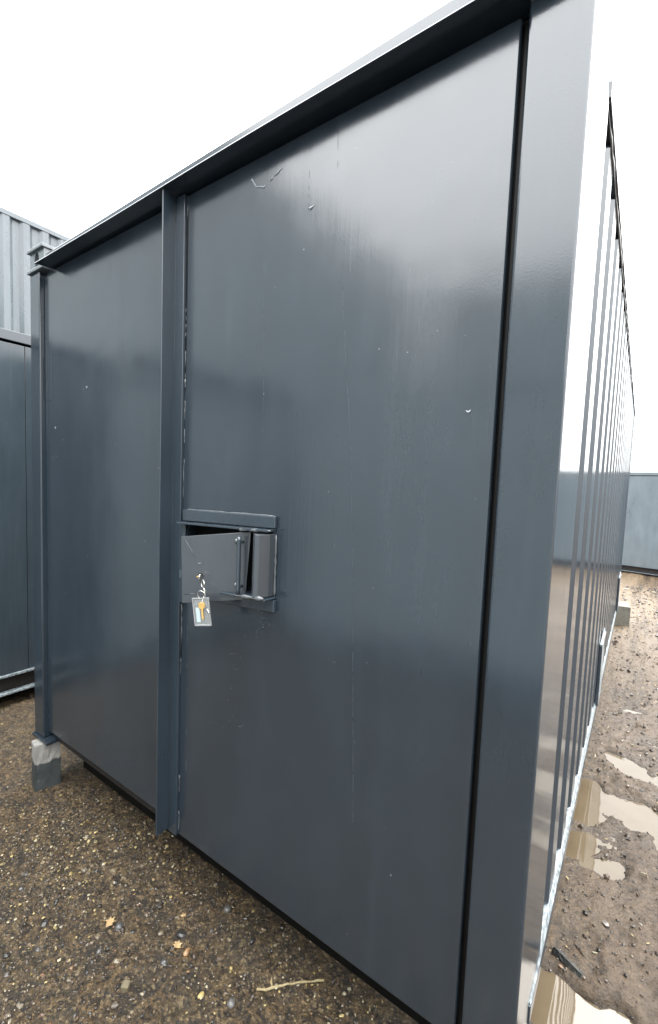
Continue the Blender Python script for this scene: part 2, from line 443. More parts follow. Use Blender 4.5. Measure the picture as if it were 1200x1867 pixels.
# inner rebate behind the lip, above the doors
P(MB().box(-W + .10, -.12, .061, .12, 2.38, 2.451), 'rebate', M['under'])
P(MB().box(-W + .10, -.12, .085, .10, .02, 2.38), 'inner_frame', M['under'])
P(MB().box(-.139, -.122, .034, .055, .03, 2.43), 'rubber_seal', M['gap'], bevel=.006)
P(MB().box(-W + .11, -.13, .05, .12, .0, .035), 'sill', M['under'])

P(MB().box(-2.2, -.12, .145, .20, -.16, .015), 'shade_beam', M['black'], bevel=.003)  # beam added as a dark band standing in for shade below the doors
P(MB().box(-2.02, -.12, 1.4, 1.46, -.15, .015), 'shade_beam', M['black'], bevel=.003)  # second added beam, further back
# doors
dl = P(MB().box(-W + .103, -1.262, .0245, .055, .052, 2.425), 'door', M['door'], bevel=.004, seg=3)
dr = P(MB().box(-1.258, -.138, .016, .055, .030, 2.425), 'door', M['door'], bevel=.006, seg=3)
dr['label'] = 'wide right hand door carrying the lock'
# cover strip: an angle iron with one leg standing out
ang = P(MB().box(-1.279, -1.273, -.052, .0035, .038, 2.430), 'cover_strip', M['trim'], dr, bevel=.0015)
P(MB().box(-1.273, -1.226, .0035, .0155, .030, 2.424), 'cover_strip', M['trim'], dr, bevel=.0015)

def lumpy(name, pts, rad, parent, mat, jitter=.5, seg=7):
    p = [Vector(q) for q in pts]
    rr = [rad * (1 + jitter * (random.random() - .5) * 2) for _ in p]
    rr[0] *= .3; rr[-1] *= .3
    mb = MB().tube(p, rr, seg)
    return P(mb, name, mat, parent, smooth=True)
z = 2.42
while z > .1:
    ln = random.uniform(.03, .16)
    if (z > 1.36 and random.random() < .75) or random.random() < .25:
        pts = [(-1.2235 + random.uniform(-.0012, .0012), .0155 + random.uniform(-.001, .001), z - ln * i / 8) for i in range(9)]
        lumpy('weld_bead', pts, random.uniform(.0010, .0026), dr, M['bead'], .7)
    z -= ln + random.uniform(.005, .06)
# the dark crack along the strip
P(MB().box(-1.2245, -1.2195, .0150, .0158, 1.75, 2.38), 'joint_crack', M['gap'], dr)
P(MB().box(-1.2235, -1.2205, .0150, .0158, .75, 1.02), 'joint_crack', M['gap'], dr)

# paint run near the top of the door, and other drips
lumpy('paint_run', [(-.925, .016, 2.368), (-.912, .0155, 2.366), (-.903, .0155, 2.352), (-.894, .0155, 2.339), (-.878, .0155, 2.334), (-.862, .0155, 2.327), (-.856, .0155, 2.333)], .0032, dr, M['run'], .4)
lumpy('paint_run', [(-.838, .016, 2.337), (-.83, .0155, 2.342), (-.826, .0155, 2.343)], .003, dr, M['run'], .4)
lumpy('paint_run', [(-.823, .016, 2.345), (-.808, .0155, 2.350), (-.791, .0155, 2.358)], .003, dr, M['run'], .4)
lumpy('paint_run', [(-.69, .016, 2.213), (-.68, .0155, 2.207), (-.668, .0155, 2.212)], .0035, dr, M['run'], .4)
lumpy('paint_run', [(-.205, .016, 1.605), (-.198, .0155, 1.60), (-.194, .0155, 1.606)], .003, dr, M['run'], .4)
def drip(pts, wd, gapp, mat='mark'):
    """a broken thread of dried spatter"""
    mb = MB(); pts = [Vector(p) for p in pts]
    for a, b_ in zip(pts[:-1], pts[1:]):
        d = b_ - a; L = d.length; s_ = 0
        while s_ < L:
            ll = random.uniform(.006, .03)
            if random.random() > gapp:
                p = a + d * (s_ / L); q = a + d * (min(s_ + ll, L) / L); w_ = wd * random.uniform(.4, 1.1)
                mb.add([(p.x - w_, p.y, p.z), (p.x + w_, p.y, p.z), (q.x + w_ * .6, q.y, q.z), (q.x - w_ * .6, q.y, q.z),
                        (p.x, p.y - .0007, p.z - .002), (q.x, q.y - .0007, q.z + .002)], [(0, 1, 4), (1, 2, 5, 4), (2, 3, 5), (3, 0, 4, 5)])
            s_ += ll
    return tag(P(mb, 'drip_line', M[mat], dr), kind='stuff')
yd = .0158
drip([(-.565, yd, 2.03), (-.561, yd, 1.954), (-.534, yd, 1.70), (-.514, yd, 1.55), (-.494, yd, 1.247), (-.469, yd, .78), (-.453, yd, .46)], .0006, .12)
drip([(-.854, yd, 2.117), (-.842, yd, 1.765), (-.842, yd, 1.58)], .0005, .3)
drip([(-.597, yd, 2.41), (-.591, yd, 2.25)], .0008, .4, 'trim')
drip([(-.69, yd, 2.38), (-.688, yd, 2.2)], .0006, .5, 'trim')
drip([(-.56, yd, 1.29), (-.553, yd, 1.24)], .0009, .2)
drip([(-.165, yd, 1.13), (-.160, yd, 1.05)], .0007, .4)
drip([(-1.19, yd, 1.0), (-1.185, yd, .3)], .0007, .75)

sp_mb = MB()
def blob(mb, p, r, flat=.5):
    o = []
    for a in range(6): o.append((p[0] + r * math.cos(a * 1.047), p[1], p[2] + r * math.sin(a * 1.047)))
    mb.add(o + [(p[0], p[1] - r * flat, p[2])], [(a, (a + 1) % 6, 6) for a in range(6)])
for _ in range(70): blob(sp_mb, (random.uniform(-1.2, -.16), .0158, random.uniform(.1, 2.35)), random.choice((.0004, .0005, .0006, .0009)))
for _ in range(60): blob(sp_mb, (random.gauss(-.93, .03), .0158, random.gauss(.83, .2)), random.choice((.0004, .0006, .0009)))
for _ in range(35): blob(sp_mb, (random.gauss(-.82, .02), .0158, random.gauss(.97, .03)), random.choice((.0005, .0008)))
for xz in ((-.44, 1.78), (-.36, 1.76), (-.84, 1.70), (-.33, .37), (-.7, 2.1)): blob(sp_mb, (xz[0], .0158, xz[1]), .0017)
tag(P(sp_mb, 'paint_grit', M['speck'], dr), kind='stuff')
sp2 = MB()
for _ in range(40): blob(sp2, (random.uniform(-2.3, -1.3), .0242, random.uniform(.15, 2.3)), random.choice((.0007, .001, .0016)))
for xz in ((-1.93, 1.83), (-2.23, 1.66)): blob(sp2, (xz[0], .0242, xz[1]), .005)
tag(P(sp2, 'paint_grit', M['speck'], dl), kind='stuff')
# patch of thicker paint on the left door
P(MB().box(-2.325, -2.262, .0228, .0243, 1.80, 2.02), 'paint_patch', M['door'], dl, bevel=.0007)

# ---- lock housing on the right door
def bar(name, p8, mat, bevel=.002, parent=dr): return P(MB().hexa(p8), name, mat, parent, bevel=bevel)
def bar2(name, x0, x1, y0, y1, z0l, z0r, z1l, z1r, mat, bevel=.002):
    return bar(name, [(x0, y0, z0l), (x1, y0, z0r), (x1, y1, z0r), (x0, y1, z0l), (x0, y0, z1l), (x1, y0, z1r), (x1, y1, z1r), (x0, y1, z1l)], mat, bevel)
bar2('lock_top_bar', -1.212, -.767, .002, .0155, 1.272, 1.279, 1.314, 1.318, M['trim'], .003)
bar2('lock_hood', -1.212, -.772, -.026, .0155, 1.262, 1.269, 1.270, 1.277, M['trim'], .002)
bar2('lock_bottom_bar', -1.02, -.760, .000, .0155, 1.000, 1.014, 1.045, 1.054, M['trim'], .003)
bar2('lock_ledge', -.96, -.762, -.044, .0155, 1.049, 1.056, 1.056, 1.063, M['trim'], .002)
bar2('lock_side_plate', -1.222, -1.192, .0, .0155, .965, .965, 1.262, 1.262, M['trim'], .002)
# opening cut through the door skin, with a pocket coloured black for its shade
cut = P(MB().box(-1.19, -.82, -.02, .09, 1.060, 1.2615), 'cutter', M['black'], None)
cut.location = -Vector(root.location) + Vector((0, 0, 0)); cut.parent = dr
bpy.context.view_layer.update()
md = dr.modifiers.new('b', 'BOOLEAN'); md.object = cut; md.operation = 'DIFFERENCE'; md.solver = 'EXACT'
dg = bpy.context.evaluated_depsgraph_get(); me_ = bpy.data.meshes.new_from_object(dr.evaluated_get(dg))
dr.modifiers.clear(); dr.data = me_; bpy.data.objects.remove(cut)
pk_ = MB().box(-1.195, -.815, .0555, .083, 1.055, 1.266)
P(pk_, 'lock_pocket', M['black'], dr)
hp = [(-.848, .0155, 1.0645), (-.845, -.008, 1.0645), (-.835, -.022, 1.0645), (-.812, -.046, 1.0645), (-.800, -.052, 1.0645), (-.788, -.046, 1.0645), (-.774, -.012, 1.0645), (-.772, .0155, 1.0645)]
P(MB().prism(hp, (.002, 0, .198)), 'hinge_housing', M['flap'], dr, bevel=.002)
lumpy('weld_bead', [(-.90 + .14 * i / 12, -.024 + .004 * random.random(), 1.267 + .0006 * i) for i in range(13)], .0045, dr, M['bead'], .6)
lumpy('weld_bead', [(-.89 + .125 * i / 12, -.046 + .003 * random.random(), 1.056 + .0008 * i) for i in range(13)], .006, dr, M['bead'], .6)
lumpy('weld_bead', [(-.768, .012, 1.06 + .2 * i / 12) for i in range(13)], .0035, dr, M['bead'], .5)
lumpy('weld_bead', [(-1.2 + .43 * i / 20, .007, 1.3145 + .00018 * i) for i in range(21)], .0035, dr, M['bead'], .4)

# cover plate standing a little open, drooping towards its free end
TL = Vector((-1.115, -.080, 1.228)); BL = Vector((-1.104, -.080, .997)); TR = Vector((-.862, -.003, 1.262)); BR = Vector((-.876, -.009, 1.037))
nrm = (TR - TL).cross(BL - TL).normalized()
if nrm.y > 0: nrm = -nrm
th = .005
def fl(u, v, off=0):
    return (TL * (1 - u) + TR * u) * (1 - v) + (BL * (1 - u) + BR * u) * v + nrm * off
c = [BL, BR, BR - nrm * th, BL - nrm * th, TL, TR, TR - nrm * th, TL - nrm * th]
flap = P(MB().hexa([tuple(q) for q in c]), 'lock_cover', M['flap'], dr, bevel=.0016)
flap['label'] = 'lock cover plate swung a little open with a pull handle and keyhole'
# handle, bolts, keyhole, scratches on the cover (siblings so the tree stays three deep)
h0, h1 = fl(.90, .11, .026), fl(.94, .83, .026)
up_ = (h0 - h1).normalized()
P(MB().tube([h0 + up_ * .012, h0, h1, h1 - up_ * .012], .0070, 12), 'lock_handle', M['trim'], dr, smooth=True)
for v_, u_ in ((.14, .902), (.79, .938)):
    P(MB().tube([fl(u_, v_, -.001), fl(u_, v_, .026)], .0048, 10), 'handle_stud', M['trim'], dr, smooth=True)
    P(MB().tube([fl(u_ - .08, v_ - .02, .0), fl(u_ - .08, v_ - .02, .009)], [.011, .006], 12), 'handle_bolt', M['bead'], dr, smooth=True)
kh = fl(.30, .60, 0)
P(MB().tube([fl(.305, .60, -.001), fl(.305, .60, .0015)], .009, 16), 'keyhole', M['black'], dr)
P(MB().tube([fl(.305, .60, .0005), fl(.305, .60, .0028)], .0055, 16), 'lock_barrel', M['flap'], dr)
lumpy('paint_scar', [fl(.06, .05, 0), fl(.10, .12, 0), fl(.17, .24, 0), fl(.22, .34, 0)], .0018, dr, M['trim'], .4)
lumpy('paint_scar', [fl(.26, .40, 0), fl(.28, .43, 0), fl(.31, .41, 0)], .002, dr, M['bead'], .4)
lumpy('paint_scar', [fl(.34, .64, 0), fl(.37, .60, 0), fl(.38, .54, 0)], .0018, dr, M['trim'], .4)
lumpy('paint_scar', [fl(.04, .87, 0), fl(.12, .86, 0), fl(.22, .87, 0)], .002, dr, M['trim'], .4)
P(MB().hexa([tuple(fl(-.035, .62, 0)), tuple(fl(.0, .62, 0)), tuple(fl(.0, .62, -.02)), tuple(fl(-.035, .62, -.02)), tuple(fl(-.035, .50, 0)), tuple(fl(.0, .50, 0)), tuple(fl(.0, .50, -.02)), tuple(fl(-.035, .50, -.02))]), 'lock_bolt', M['trim'], dr, bevel=.001)

# ---- side wall: corrugated, with rails
def corrugation(y0, y1, per, outer, slope, depth):
    """(y, x-offset) profile"""
    pts = [(y0, 0)]; y = y0; inner = per - outer - 2 * slope
    r_ = .006
    while y + per < y1:
        a = y + per - outer - 2 * slope - inner
        pts += [(y, 0), (y + slope, -depth), (y + slope + inner, -depth), (y + 2 * slope + inner, 0)]
        y += per
        if y + outer > y1: break
        # flat outer portion is implied by the next iteration start
        pts[-1] = (y - outer, 0); pts += [(y, 0)]
    pts.append((y1, 0)); o = []
    for p in pts:
        if not o or abs(p[0] - o[-1][0]) > 1e-5: o.append(p)
    return o
XW = -.006
PER = .290
prof = corrugation(.38, LEN - .17, PER, .122, .062, .034)
mb = MB(); z0, z1 = .0785, 2.43
vs = []
for y, dx in prof: vs += [(XW + dx, y, z0), (XW + dx, y, z1)]
mb.add([(XW, .361, z0), (XW, .361, z1)] + vs, [(2 * i, 2 * i + 2, 2 * i + 3, 2 * i + 1) for i in range(len(prof))])
P(mb, 'side_wall', M['wall'])
mb = MB(); vs = []
for y, dx in [(q[0], q[1]) for q in corrugation(.17, LEN - .17, PER, .135, .062, .034)]: vs += [(-W + .006 - dx, y, z0), (-W + .006 - dx, y, z1)]
nn_ = len(vs) // 2
P(mb.add(vs, [(2 * i, 2 * i + 2, 2 * i + 3, 2 * i + 1) for i in range(nn_ - 1)]), 'side_wall', M['wall'])
P(MB().box(-W + .1, -.12, LEN - .05, LEN - .02, .05, 2.44), 'end_wall', M['wall'])
# top rail
P(MB().box(-.075, .0045, .361, LEN - .17, 2.428, 2.470), 'top_rail', M['frame'], bevel=.002)
P(MB().box(-W, -W + .07, .161, LEN - .17, 2.425, 2.472), 'top_rail', M['trim'], bevel=.002)
lumpy('weld_bead', [(-.004, .40 + .06 * i, 2.424 + .002 * random.random()) for i in range(60)], .0035, root, M['bead'], .6)
# bottom rail: outer web, pale sloped ledge
rail = P(MB().box(-.06, .004, .20, LEN - .17, 0, .055), 'bottom_rail', M['trim'], bevel=.003)
led = MB()
ny_ = 150
for i in range(ny_):
    pass
ysr = np.linspace(.205, LEN - .18, ny_)
vs = []
for i, y in enumerate(ysr):
    j = .0016 * (random.random() - .5)
    vs += [(.0035, y, .0555), (.0030 + j, y, .058 + 2 * j), (-.004 + j, y, .078 + 6 * j), (-.044, y, .081), (-.044, y, .0555)]
fs = [(5 * i + k, 5 * i + 5 + k, 5 * i + 6 + k, 5 * i + 1 + k) for i in range(ny_ - 1) for k in range(4)] + [(0, 1, 2, 3, 4), tuple(5 * (ny_ - 1) + k for k in (4, 3, 2, 1, 0))]
P(led.add(vs, fs), 'rail_ledge', M['pale'], rail)
P(MB().box(-W - .004, -W + .06, .17, LEN - .17, 0, .10), 'bottom_rail', M['trim'], bevel=.003)
# two fork pocket boxes welded over the rail
for yy in (2.36, 5.35):
    pk = P(MB().hexa([(-.004, yy, .062), (.012, yy, .062), (.010, yy + .34, .062), (-.004, yy + .34, .062),
                      (-.004, yy, .46), (.010, yy, .455), (.004, yy + .34, .50), (-.004, yy + .34, .50)]), 'fork_pocket', M['trim'], bevel=.001)
    P(MB().hexa([(.0105, yy + .004, .066), (.0135, yy + .004, .066), (.0115, yy + .33, .066), (.0085, yy + .33, .066),
                 (.0092, yy + .004, .455), (.0115, yy + .004, .450), (.0055, yy + .33, .50), (.0035, yy + .33, .50)]), 'pocket_face', M['pale'], pk)
    P(MB().box(-.004, .012, yy - .006, yy + .35, .4605, .472), 'pocket_cap', M['pale'], pk, bevel=.002)
P(MB().box(-W + .07, -.07, .11, LEN - .1, 2.455, 2.500), 'roof', M['roof'])
P(MB().box(-W + .06, -.062, .12, LEN - .1, .02, .06), 'floor', M['under'])

# ---- keys hanging from the lock
kr = empty('key_ring', (-1.0, -.09, 1.05 + G))
tag(kr, 'brass keys and clear plastic tag hanging from the keyhole of the open lock cover', 'keys')
ex, ez = Vector((.955, .295, 0)), Vector((0, 0, 1))
fo = Vector((.295, -.955, 0))                       # towards the viewer, off the cover
def KP(mb, name, mat, parent=kr, **kw): return P(mb, name, mat, parent, **kw)
kc = fl(.305, .60, 0)
# key in the lock, seen nearly end on
KP(MB().tube([kc + fo * .002, kc + fo * .022], .0026, 8), 'key_shank', M['brass'])
bow = kc + fo * .026 + ex * .014
pl = []
for k in range(16):
    a = 2 * math.pi * k / 16; pl.append(bow + ez * (.013 * math.sin(a) - .001) + fo * (.010 * math.cos(a)))
KP(MB().prism([tuple(p) for p in pl], tuple(ex * .0022)), 'key_bow', M['nickel'], bevel=.0005)
rc = kc + fo * .034 + ez * -.0185 + ex * .029
ringpts = [rc + (ex * .8 + fo * .6).normalized() * .0125 * math.cos(a) + ez * .0125 * math.sin(a) for a in [2 * math.pi * k / 24 for k in range(24)]]
KP(MB().tube(ringpts, .0015, 8, closed=True), 'split_ring', M['nickel'], smooth=True)
p0 = rc + ez * -.012
KP(MB().tube([p0 + ex * .001, p0 + ez * -.006 + ex * .006, p0 + ez * -.014 + ex * .009, p0 + ez * -.022 + ex * .008, p0 + ez * -.029 + ex * .006], [.0016, .0024, .0028, .0024, .0012], 8), 'clasp', M['nickel'], smooth=True)
r2c = p0 + ez * -.026 + ex * -.004
r2p = [r2c + ex * .0155 * math.cos(a) + (ez * .9 + fo * .3).normalized() * .0155 * math.sin(a) for a in [2 * math.pi * k / 24 for k in range(24)]]
KP(MB().tube(r2p, .0011, 6, closed=True), 'split_ring', M['nickel'], smooth=True)
# tag: hangs slightly rotated
ta = R(-8)
tc0 = p0 + ez * -.081 + ex * .001 + fo * .004
tx = (ex * math.cos(ta) - ez * math.sin(ta) * -1).normalized(); tx = (ex * math.cos(ta) + ez * math.sin(-ta)).normalized(); tz = tx.cross(fo).normalized()
if tz.z < 0: tz = -tz
def tpt(a, b_, c_): return tuple(tc0 + tx * a + tz * b_ + fo * c_)
def tbox(mb, a0, a1, b0, b1, c0, c1):
    return mb.hexa([tpt(a0, b0, c0), tpt(a1, b0, c0), tpt(a1, b0, c1), tpt(a0, b0, c1), tpt(a0, b1, c0), tpt(a1, b1, c0), tpt(a1, b1, c1), tpt(a0, b1, c1)])
tw, thh = .031, .047
tg = KP(tbox(MB(), -tw + .003, tw - .003, -thh + .003, thh - .003, -.0015, .0015), 'tag_window', M['acrylic'])
for (a0, a1, b0, b1) in ((-tw, -tw + .0026, -thh, thh), (tw - .0026, tw, -thh, thh), (-tw + .0027, tw - .0027, -thh, -thh + .0055), (-tw + .0027, tw - .0027, thh - .003, thh)):
    KP(tbox(MB(), a0, a1, b0, b1, -.004, .004), 'tag_rim', M['rim'], bevel=.0012)
KP(tbox(MB(), -.021, -.007, -.034, .014, .0018, .0022), 'paper_insert', M['label'])
# loose brass key over the tag
def kpoly(pts, c0, c1, name, mat):
    return KP(MB().prism([tpt(a, b_, c0) for a, b_ in pts], tuple(fo * (c1 - c0))), name, mat, bevel=.0004)
kx, ky = .006, .022
head = [(kx + a, ky + b_) for a, b_ in ((-.0035, -.012), (-.010, -.007), (-.0125, .001), (-.010, .009), (-.004, .0115), (.004, .0115), (.010, .009), (.0125, .001), (.010, -.007), (.0035, -.012))]
kpoly(head, .0052, .0078, 'key_bow', M['brass'])
kpoly([(kx - .0036, ky - .0118), (kx + .0036, ky - .0118), (kx + .0036, ky - .020), (kx + .0024, ky - .023), (kx + .0036, ky - .027), (kx + .0022, ky - .031), (kx + .0036, ky - .036), (kx + .0024, ky - .040), (kx + .001, ky - .0475), (kx - .003, ky - .0475), (kx - .0036, ky - .043)], .0055, .0075, 'key_blade', M['brass'])
KP(MB().tube([tpt(kx + .002, ky + .006, .009), tpt(kx + .003, ky + .014, .006), tuple(p0 + ez * -.028 + ex * .006)], .0007, 6), 'key_link', M['nickel'])
KP(MB().tube([tpt(.022, .012, .004), tpt(.027, .006, .006), tpt(.029, -.001, .006), tpt(.034, -.006, .006)], [.0014, .0022, .0016, .002], 7), 'small_key', M['nickel'], smooth=True)

# ------------------------------------------------------------------ blocks under the container
def block(name, cx, cy, sx, sy, h, rz, mat, label):
    mb = MB().box(-sx / 2, sx / 2, -sy / 2, sy / 2, -.03, h)
    o = mb.build(name, mat, None, bevel=.006)
    bm = bmesh.new(); bm.from_mesh(o.data)
    bmesh.ops.subdivide_edges(bm, edges=bm.edges[:], cuts=5, use_grid_fill=True)
    for v in bm.verts:
        if v.co.z < h - .001: v.co += Vector((random.uniform(-1, 1), random.uniform(-1, 1), 0)) * .0025
    bm.to_mesh(o.data); bm.free()
    o.location = (cx, cy, 0); o.rotation_euler = (0, 0, rz)
    tag(o, label, 'block', 'blocks under the container'); return o
block('concrete_block', -2.348, .02, .075, .125, G - .002, R(-12), M['block'], 'dark wet concrete block with pale top under the left door post')
block('concrete_block', .02, 6.25, .19, .36, G - .002, R(6), M['block_dry'], 'pale concrete block under the far end of the corrugated side')

# ------------------------------------------------------------------ other containers in the yard
def container(name, loc, rz, L, Wd, Ht, mat, label, flat=False, period=.278, zb=.0, detail=True, fmat=None, flange=None):
    """root at the base; long side along local Y, width along local X, origin at the centre of the base"""
    o = empty(name, loc, rz); tag(o, label, 'container', 'containers in the yard')
    fm = fmat or mat; hx, hy = Wd / 2, L / 2
    B = lambda mb, n_, m_=fm, par=o, **k_: mb.build(n_, m_, par, local=True, **k_)
    for sx in (-1, 1):
        for sy in (-1, 1):
            B(MB().box(*sorted((sx * hx, sx * (hx - .14))), *sorted((sy * hy, sy * (hy - .16))), .0, Ht - .12), 'corner_post', bevel=.006)
            B(MB().box(*sorted((sx * (hx + .005), sx * (hx - .165))), *sorted((sy * (hy + .005), sy * (hy - .175))), Ht - .119, Ht), 'corner_casting', bevel=.006)
        # long wall
        if flat:
            pn = int(L / 1.2)
            for i in range(pn):
                a = -hy + .162 + (L - .324) * i / pn; b_ = -hy + .162 + (L - .324) * (i + 1) / pn - .004
                B(MB().box(*sorted((sx * (hx - .012), sx * (hx - .05))), a, b_, .145, Ht - .10), 'wall_panel', mat, bevel=.002)
        else:
            pr = corrugation(-hy + .162, hy - .162, period, .085, .050, .042); vs = []
            for y, dx in pr: vs += [(sx * (hx - .01 + dx), y, .14), (sx * (hx - .01 + dx), y, Ht - .06)]
            B(MB().add(vs, [(2 * i, 2 * i + 2, 2 * i + 3, 2 * i + 1) for i in range(len(pr) - 1)]), 'side_wall', mat)
        B(MB().box(*sorted((sx * (hx - .002), sx * (hx - .07))), -hy + .162, hy - .162, Ht - .085, Ht - .015), 'top_rail', bevel=.004)
        # bottom rail as an open channel: upper flange, web, lower flange
        br = B(MB().box(*sorted((sx * (hx - .045), sx * (hx - .055))), -hy + .162, hy - .162, .012, .128), 'bottom_rail', M['under'])
        B(MB().box(*sorted((sx * (hx + .004), sx * (hx - .06))), -hy + .162, hy - .162, .129, .143), 'flange', flange or fm, br)
        B(MB().box(*sorted((sx * (hx + .006), sx * (hx - .06))), -hy + .162, hy - .162, .0, .0118), 'flange', flange or fm, br)
    # ends: doors at -Y, corrugated end at +Y
    for k in (-1, 1):
        d = B(MB().box(*sorted((k * .004, k * (hx - .145))), -hy + .03, -hy + .07, .09, Ht - .13), 'door', mat, bevel=.005)
        for j in (.30, .75):
            B(MB().tube([(k * hx * j, -hy + .012, .12), (k * hx * j, -hy + .012, Ht - .14)], .017, 8), 'lock_rod', fm, d)
    pr = corrugation(-hx + .142, hx - .142, .25, .11, .045, .04); vs = []
    for x, dx in pr: vs += [(x, hy - .02 + dx, .10), (x, hy - .02 + dx, Ht - .12)]
    B(MB().add(vs, [(2 * i, 2 * i + 2, 2 * i + 3, 2 * i + 1) for i in range(len(pr) - 1)]), 'end_wall', mat)
    for sy in (-1, 1):
        B(MB().box(-hx + .17, hx - .17, *sorted((sy * (hy - .004), sy * (hy - .09))), Ht - .125, Ht - .02), 'header_beam', bevel=.004)
        B(MB().box(-hx + .142, hx - .142, *sorted((sy * (hy - .006), sy * (hy - .09))), .0, .088), 'sill', bevel=.004)
    B(MB().box(-hx + .075, hx - .075, -hy + .1, hy - .1, Ht - .07, Ht - .022), 'roof', M['roof'])
    B(MB().box(-hx + .065, hx - .065, -hy + .1, hy - .1, .02, .07), 'floor', M['under'])
    return o

XN = -3.42
container('storage_container', (XN - 1.219, 2.10, .10), 0, 6.06, 2.438, 2.585, M['wall_a'], 'dark flat sided container just left of the slate doors, behind their left post', flat=True, fmat=M['frame'], flange=M['pale'])
container('storage_container', (-7.3 - 1.219, 1.2, .03), 0, 6.06, 2.438, 2.591, M['wall_b'], 'lower container of the pale pair, hidden behind the dark flat sided one')
container('storage_container', (-7.3 - 1.219, 1.2, .03 + 2.60), 0, 6.06, 2.438, 2.775, M['wall_b'], 'pale blue grey corrugated container raised high at the upper left edge', period=.265)
container('storage_container', (4.2, 11.4 - 1.1 + 1.219, .04), R(90 - 12), 9.2, 2.438, 2.19, M['wall_e'], 'low blue grey container across the yard at the right edge', flat=True)
# pairs seen only as reflections in the gloss paint; singles added to block skylight
container('storage_container', (XN - 1.219, -4.02, .05), R(180), 6.06, 2.438, 2.591, M['wall_g'], 'lower container of the pair left behind the viewer')
container('storage_container', (XN - 1.219, -4.02, 2.65), R(180), 6.06, 2.438, 2.591, M['wall_d'], 'upper container of the pair left behind the viewer')
container('storage_container', (-.2, -8.55, .05), R(90), 6.06, 2.438, 2.591, M['wall_f'], 'lower container of the pair facing the slate doors')
container('storage_container', (-.2, -8.55, 2.65), R(90), 6.06, 2.438, 2.591, M['wall_d'], 'upper container of the pair facing the slate doors')
container('storage_container', (.15, -2.95 - 1.219, .05), R(90), 6.06, 2.438, 2.591, M['wall_d'], 'unseen container added across the lane behind the viewer to shade the ground')  # out of view, added to cut low skylight on the ground
container('storage_container', (3.4 + 1.219, -4.6, .05), 0, 6.06, 2.438, 2.591, M['wall_f'], 'unseen container added on the right behind the viewer to darken the ground')  # out of view, added so the ground by the doors gets darker

# ------------------------------------------------------------------ pebbles, chippings and litter on the ground
ICO_V = []; gphi = (1 + 5 ** .5) / 2
for a in (-1, 1):
    for b_ in (-gphi, gphi): ICO_V += [(0, a, b_), (a, b_, 0), (b_, 0, a)]
bm = bmesh.new(); bmesh.ops.create_icosphere(bm, subdivisions=1, radius=1)
I1V = np.array([v.co[:] for v in bm.verts]); bm.verts.index_update(); I1F = np.array([[v.index for v in f.verts] for f in bm.faces]); bm.free()
bm = bmesh.new(); bmesh.ops.create_icosphere(bm, subdivisions=2, radius=1)
I2V = np.array([v.co[:] for v in bm.verts]); bm.verts.index_update(); I2F = np.array([[v.index for v in f.verts] for f in bm.faces]); bm.free()

def rotmats(n):
    q = rng.normal(size=(n, 4)); q /= np.linalg.norm(q, axis=1)[:, None]; w_, x, y, z = q.T
    return np.stack([1 - 2 * (y * y + z * z), 2 * (x * y - z * w_), 2 * (x * z + y * w_), 2 * (x * y + z * w_), 1 - 2 * (x * x + z * z), 2 * (y * z - x * w_), 2 * (x * z - y * w_), 2 * (y * z + x * w_), 1 - 2 * (x * x + y * y)], -1).reshape(n, 3, 3)

def scatter(name, px, py, rad, BV, BF, tints, mat, flat=(.5, .9), sink=.25, rough=.28, kind='stuff', label=None, cat=None):
    n = len(px); nv = len(BV)
    V = BV[None] * (1 + rough * rng.normal(size=(n, nv, 1)) * .6)
    V = V * np.stack([np.ones(n), rng.uniform(.6, 1, n), rng.uniform(*flat, n)], -1)[:, None, :]
    a = rng.uniform(0, 6.283, n); tilt = rotmats(n)
    Rm = np.zeros((n, 3, 3)); Rm[:, 0, 0] = np.cos(a); Rm[:, 0, 1] = -np.sin(a); Rm[:, 1, 0] = np.sin(a); Rm[:, 1, 1] = np.cos(a); Rm[:, 2, 2] = 1
    mixm = rng.random(n) < .25
    Rm[mixm] = tilt[mixm]
    V = np.einsum('nij,nkj->nki', Rm, V) * rad[:, None, None]
    zz = hgt(px, py) + rad * sink
    V = V + np.stack([px, py, zz], -1)[:, None, :]
    F = (BF[None] + (np.arange(n) * nv)[:, None, None]).reshape(-1, 3)
    T = np.repeat(tints, nv, axis=0)
    o = np_mesh(name, V.reshape(-1, 3), F, mat, T)
    tag(o, label, cat, kind=kind); return o

def tintset(n, pal, wts, var=.25):
    pal = np.array(pal); i = rng.choice(len(pal), n, p=np.array(wts) / sum(wts))
    return np.clip(pal[i] * (1 + var * rng.normal(size=(n, 1))), .005, .9)

PEB = [(.044, .031, .020), (.088, .063, .040), (.022, .020, .019), (.15, .115, .07), (.24, .20, .145), (.16, .088, .048), (.085, .08, .075)]
PW = [5, 5, 2.5, 2.6, .9, .7, .8]
def region_left(n, near=.6):
    """gravel in front of the doors and in the passage on the left"""
    k = int(n * near); 
    x = np.concatenate([rng.uniform(-2.2, 0.05, k), rng.uniform(-3.5, -1.6, n - k)])
    y = np.concatenate([rng.uniform(-.95, .8, k), rng.uniform(-.8, 2.4, n - k)])
    return x, y
n = 30000; x, y = region_left(n)
clump = fbm(x, y, 3.3, 3) + rng.normal(size=n) * .16
x, y = x[clump > -.12], y[clump > -.12]; n = len(x)
rad = np.clip(rng.lognormal(math.log(.0032), .42, n), .0016, .009)
scatter('gravel', x, y, rad, I1V, I1F, tintset(n, PEB, PW), M['stone'], label='fine wet gravel in front of the doors', cat='gravel')
n = 2600; x, y = region_left(n)
clump = fbm(x + 3, y, 2.2, 3) + rng.normal(size=n) * .15; x, y = x[clump > -.02], y[clump > -.02]; n = len(x)
rad = np.clip(rng.lognormal(math.log(.0072), .42, n), .0045, .020)
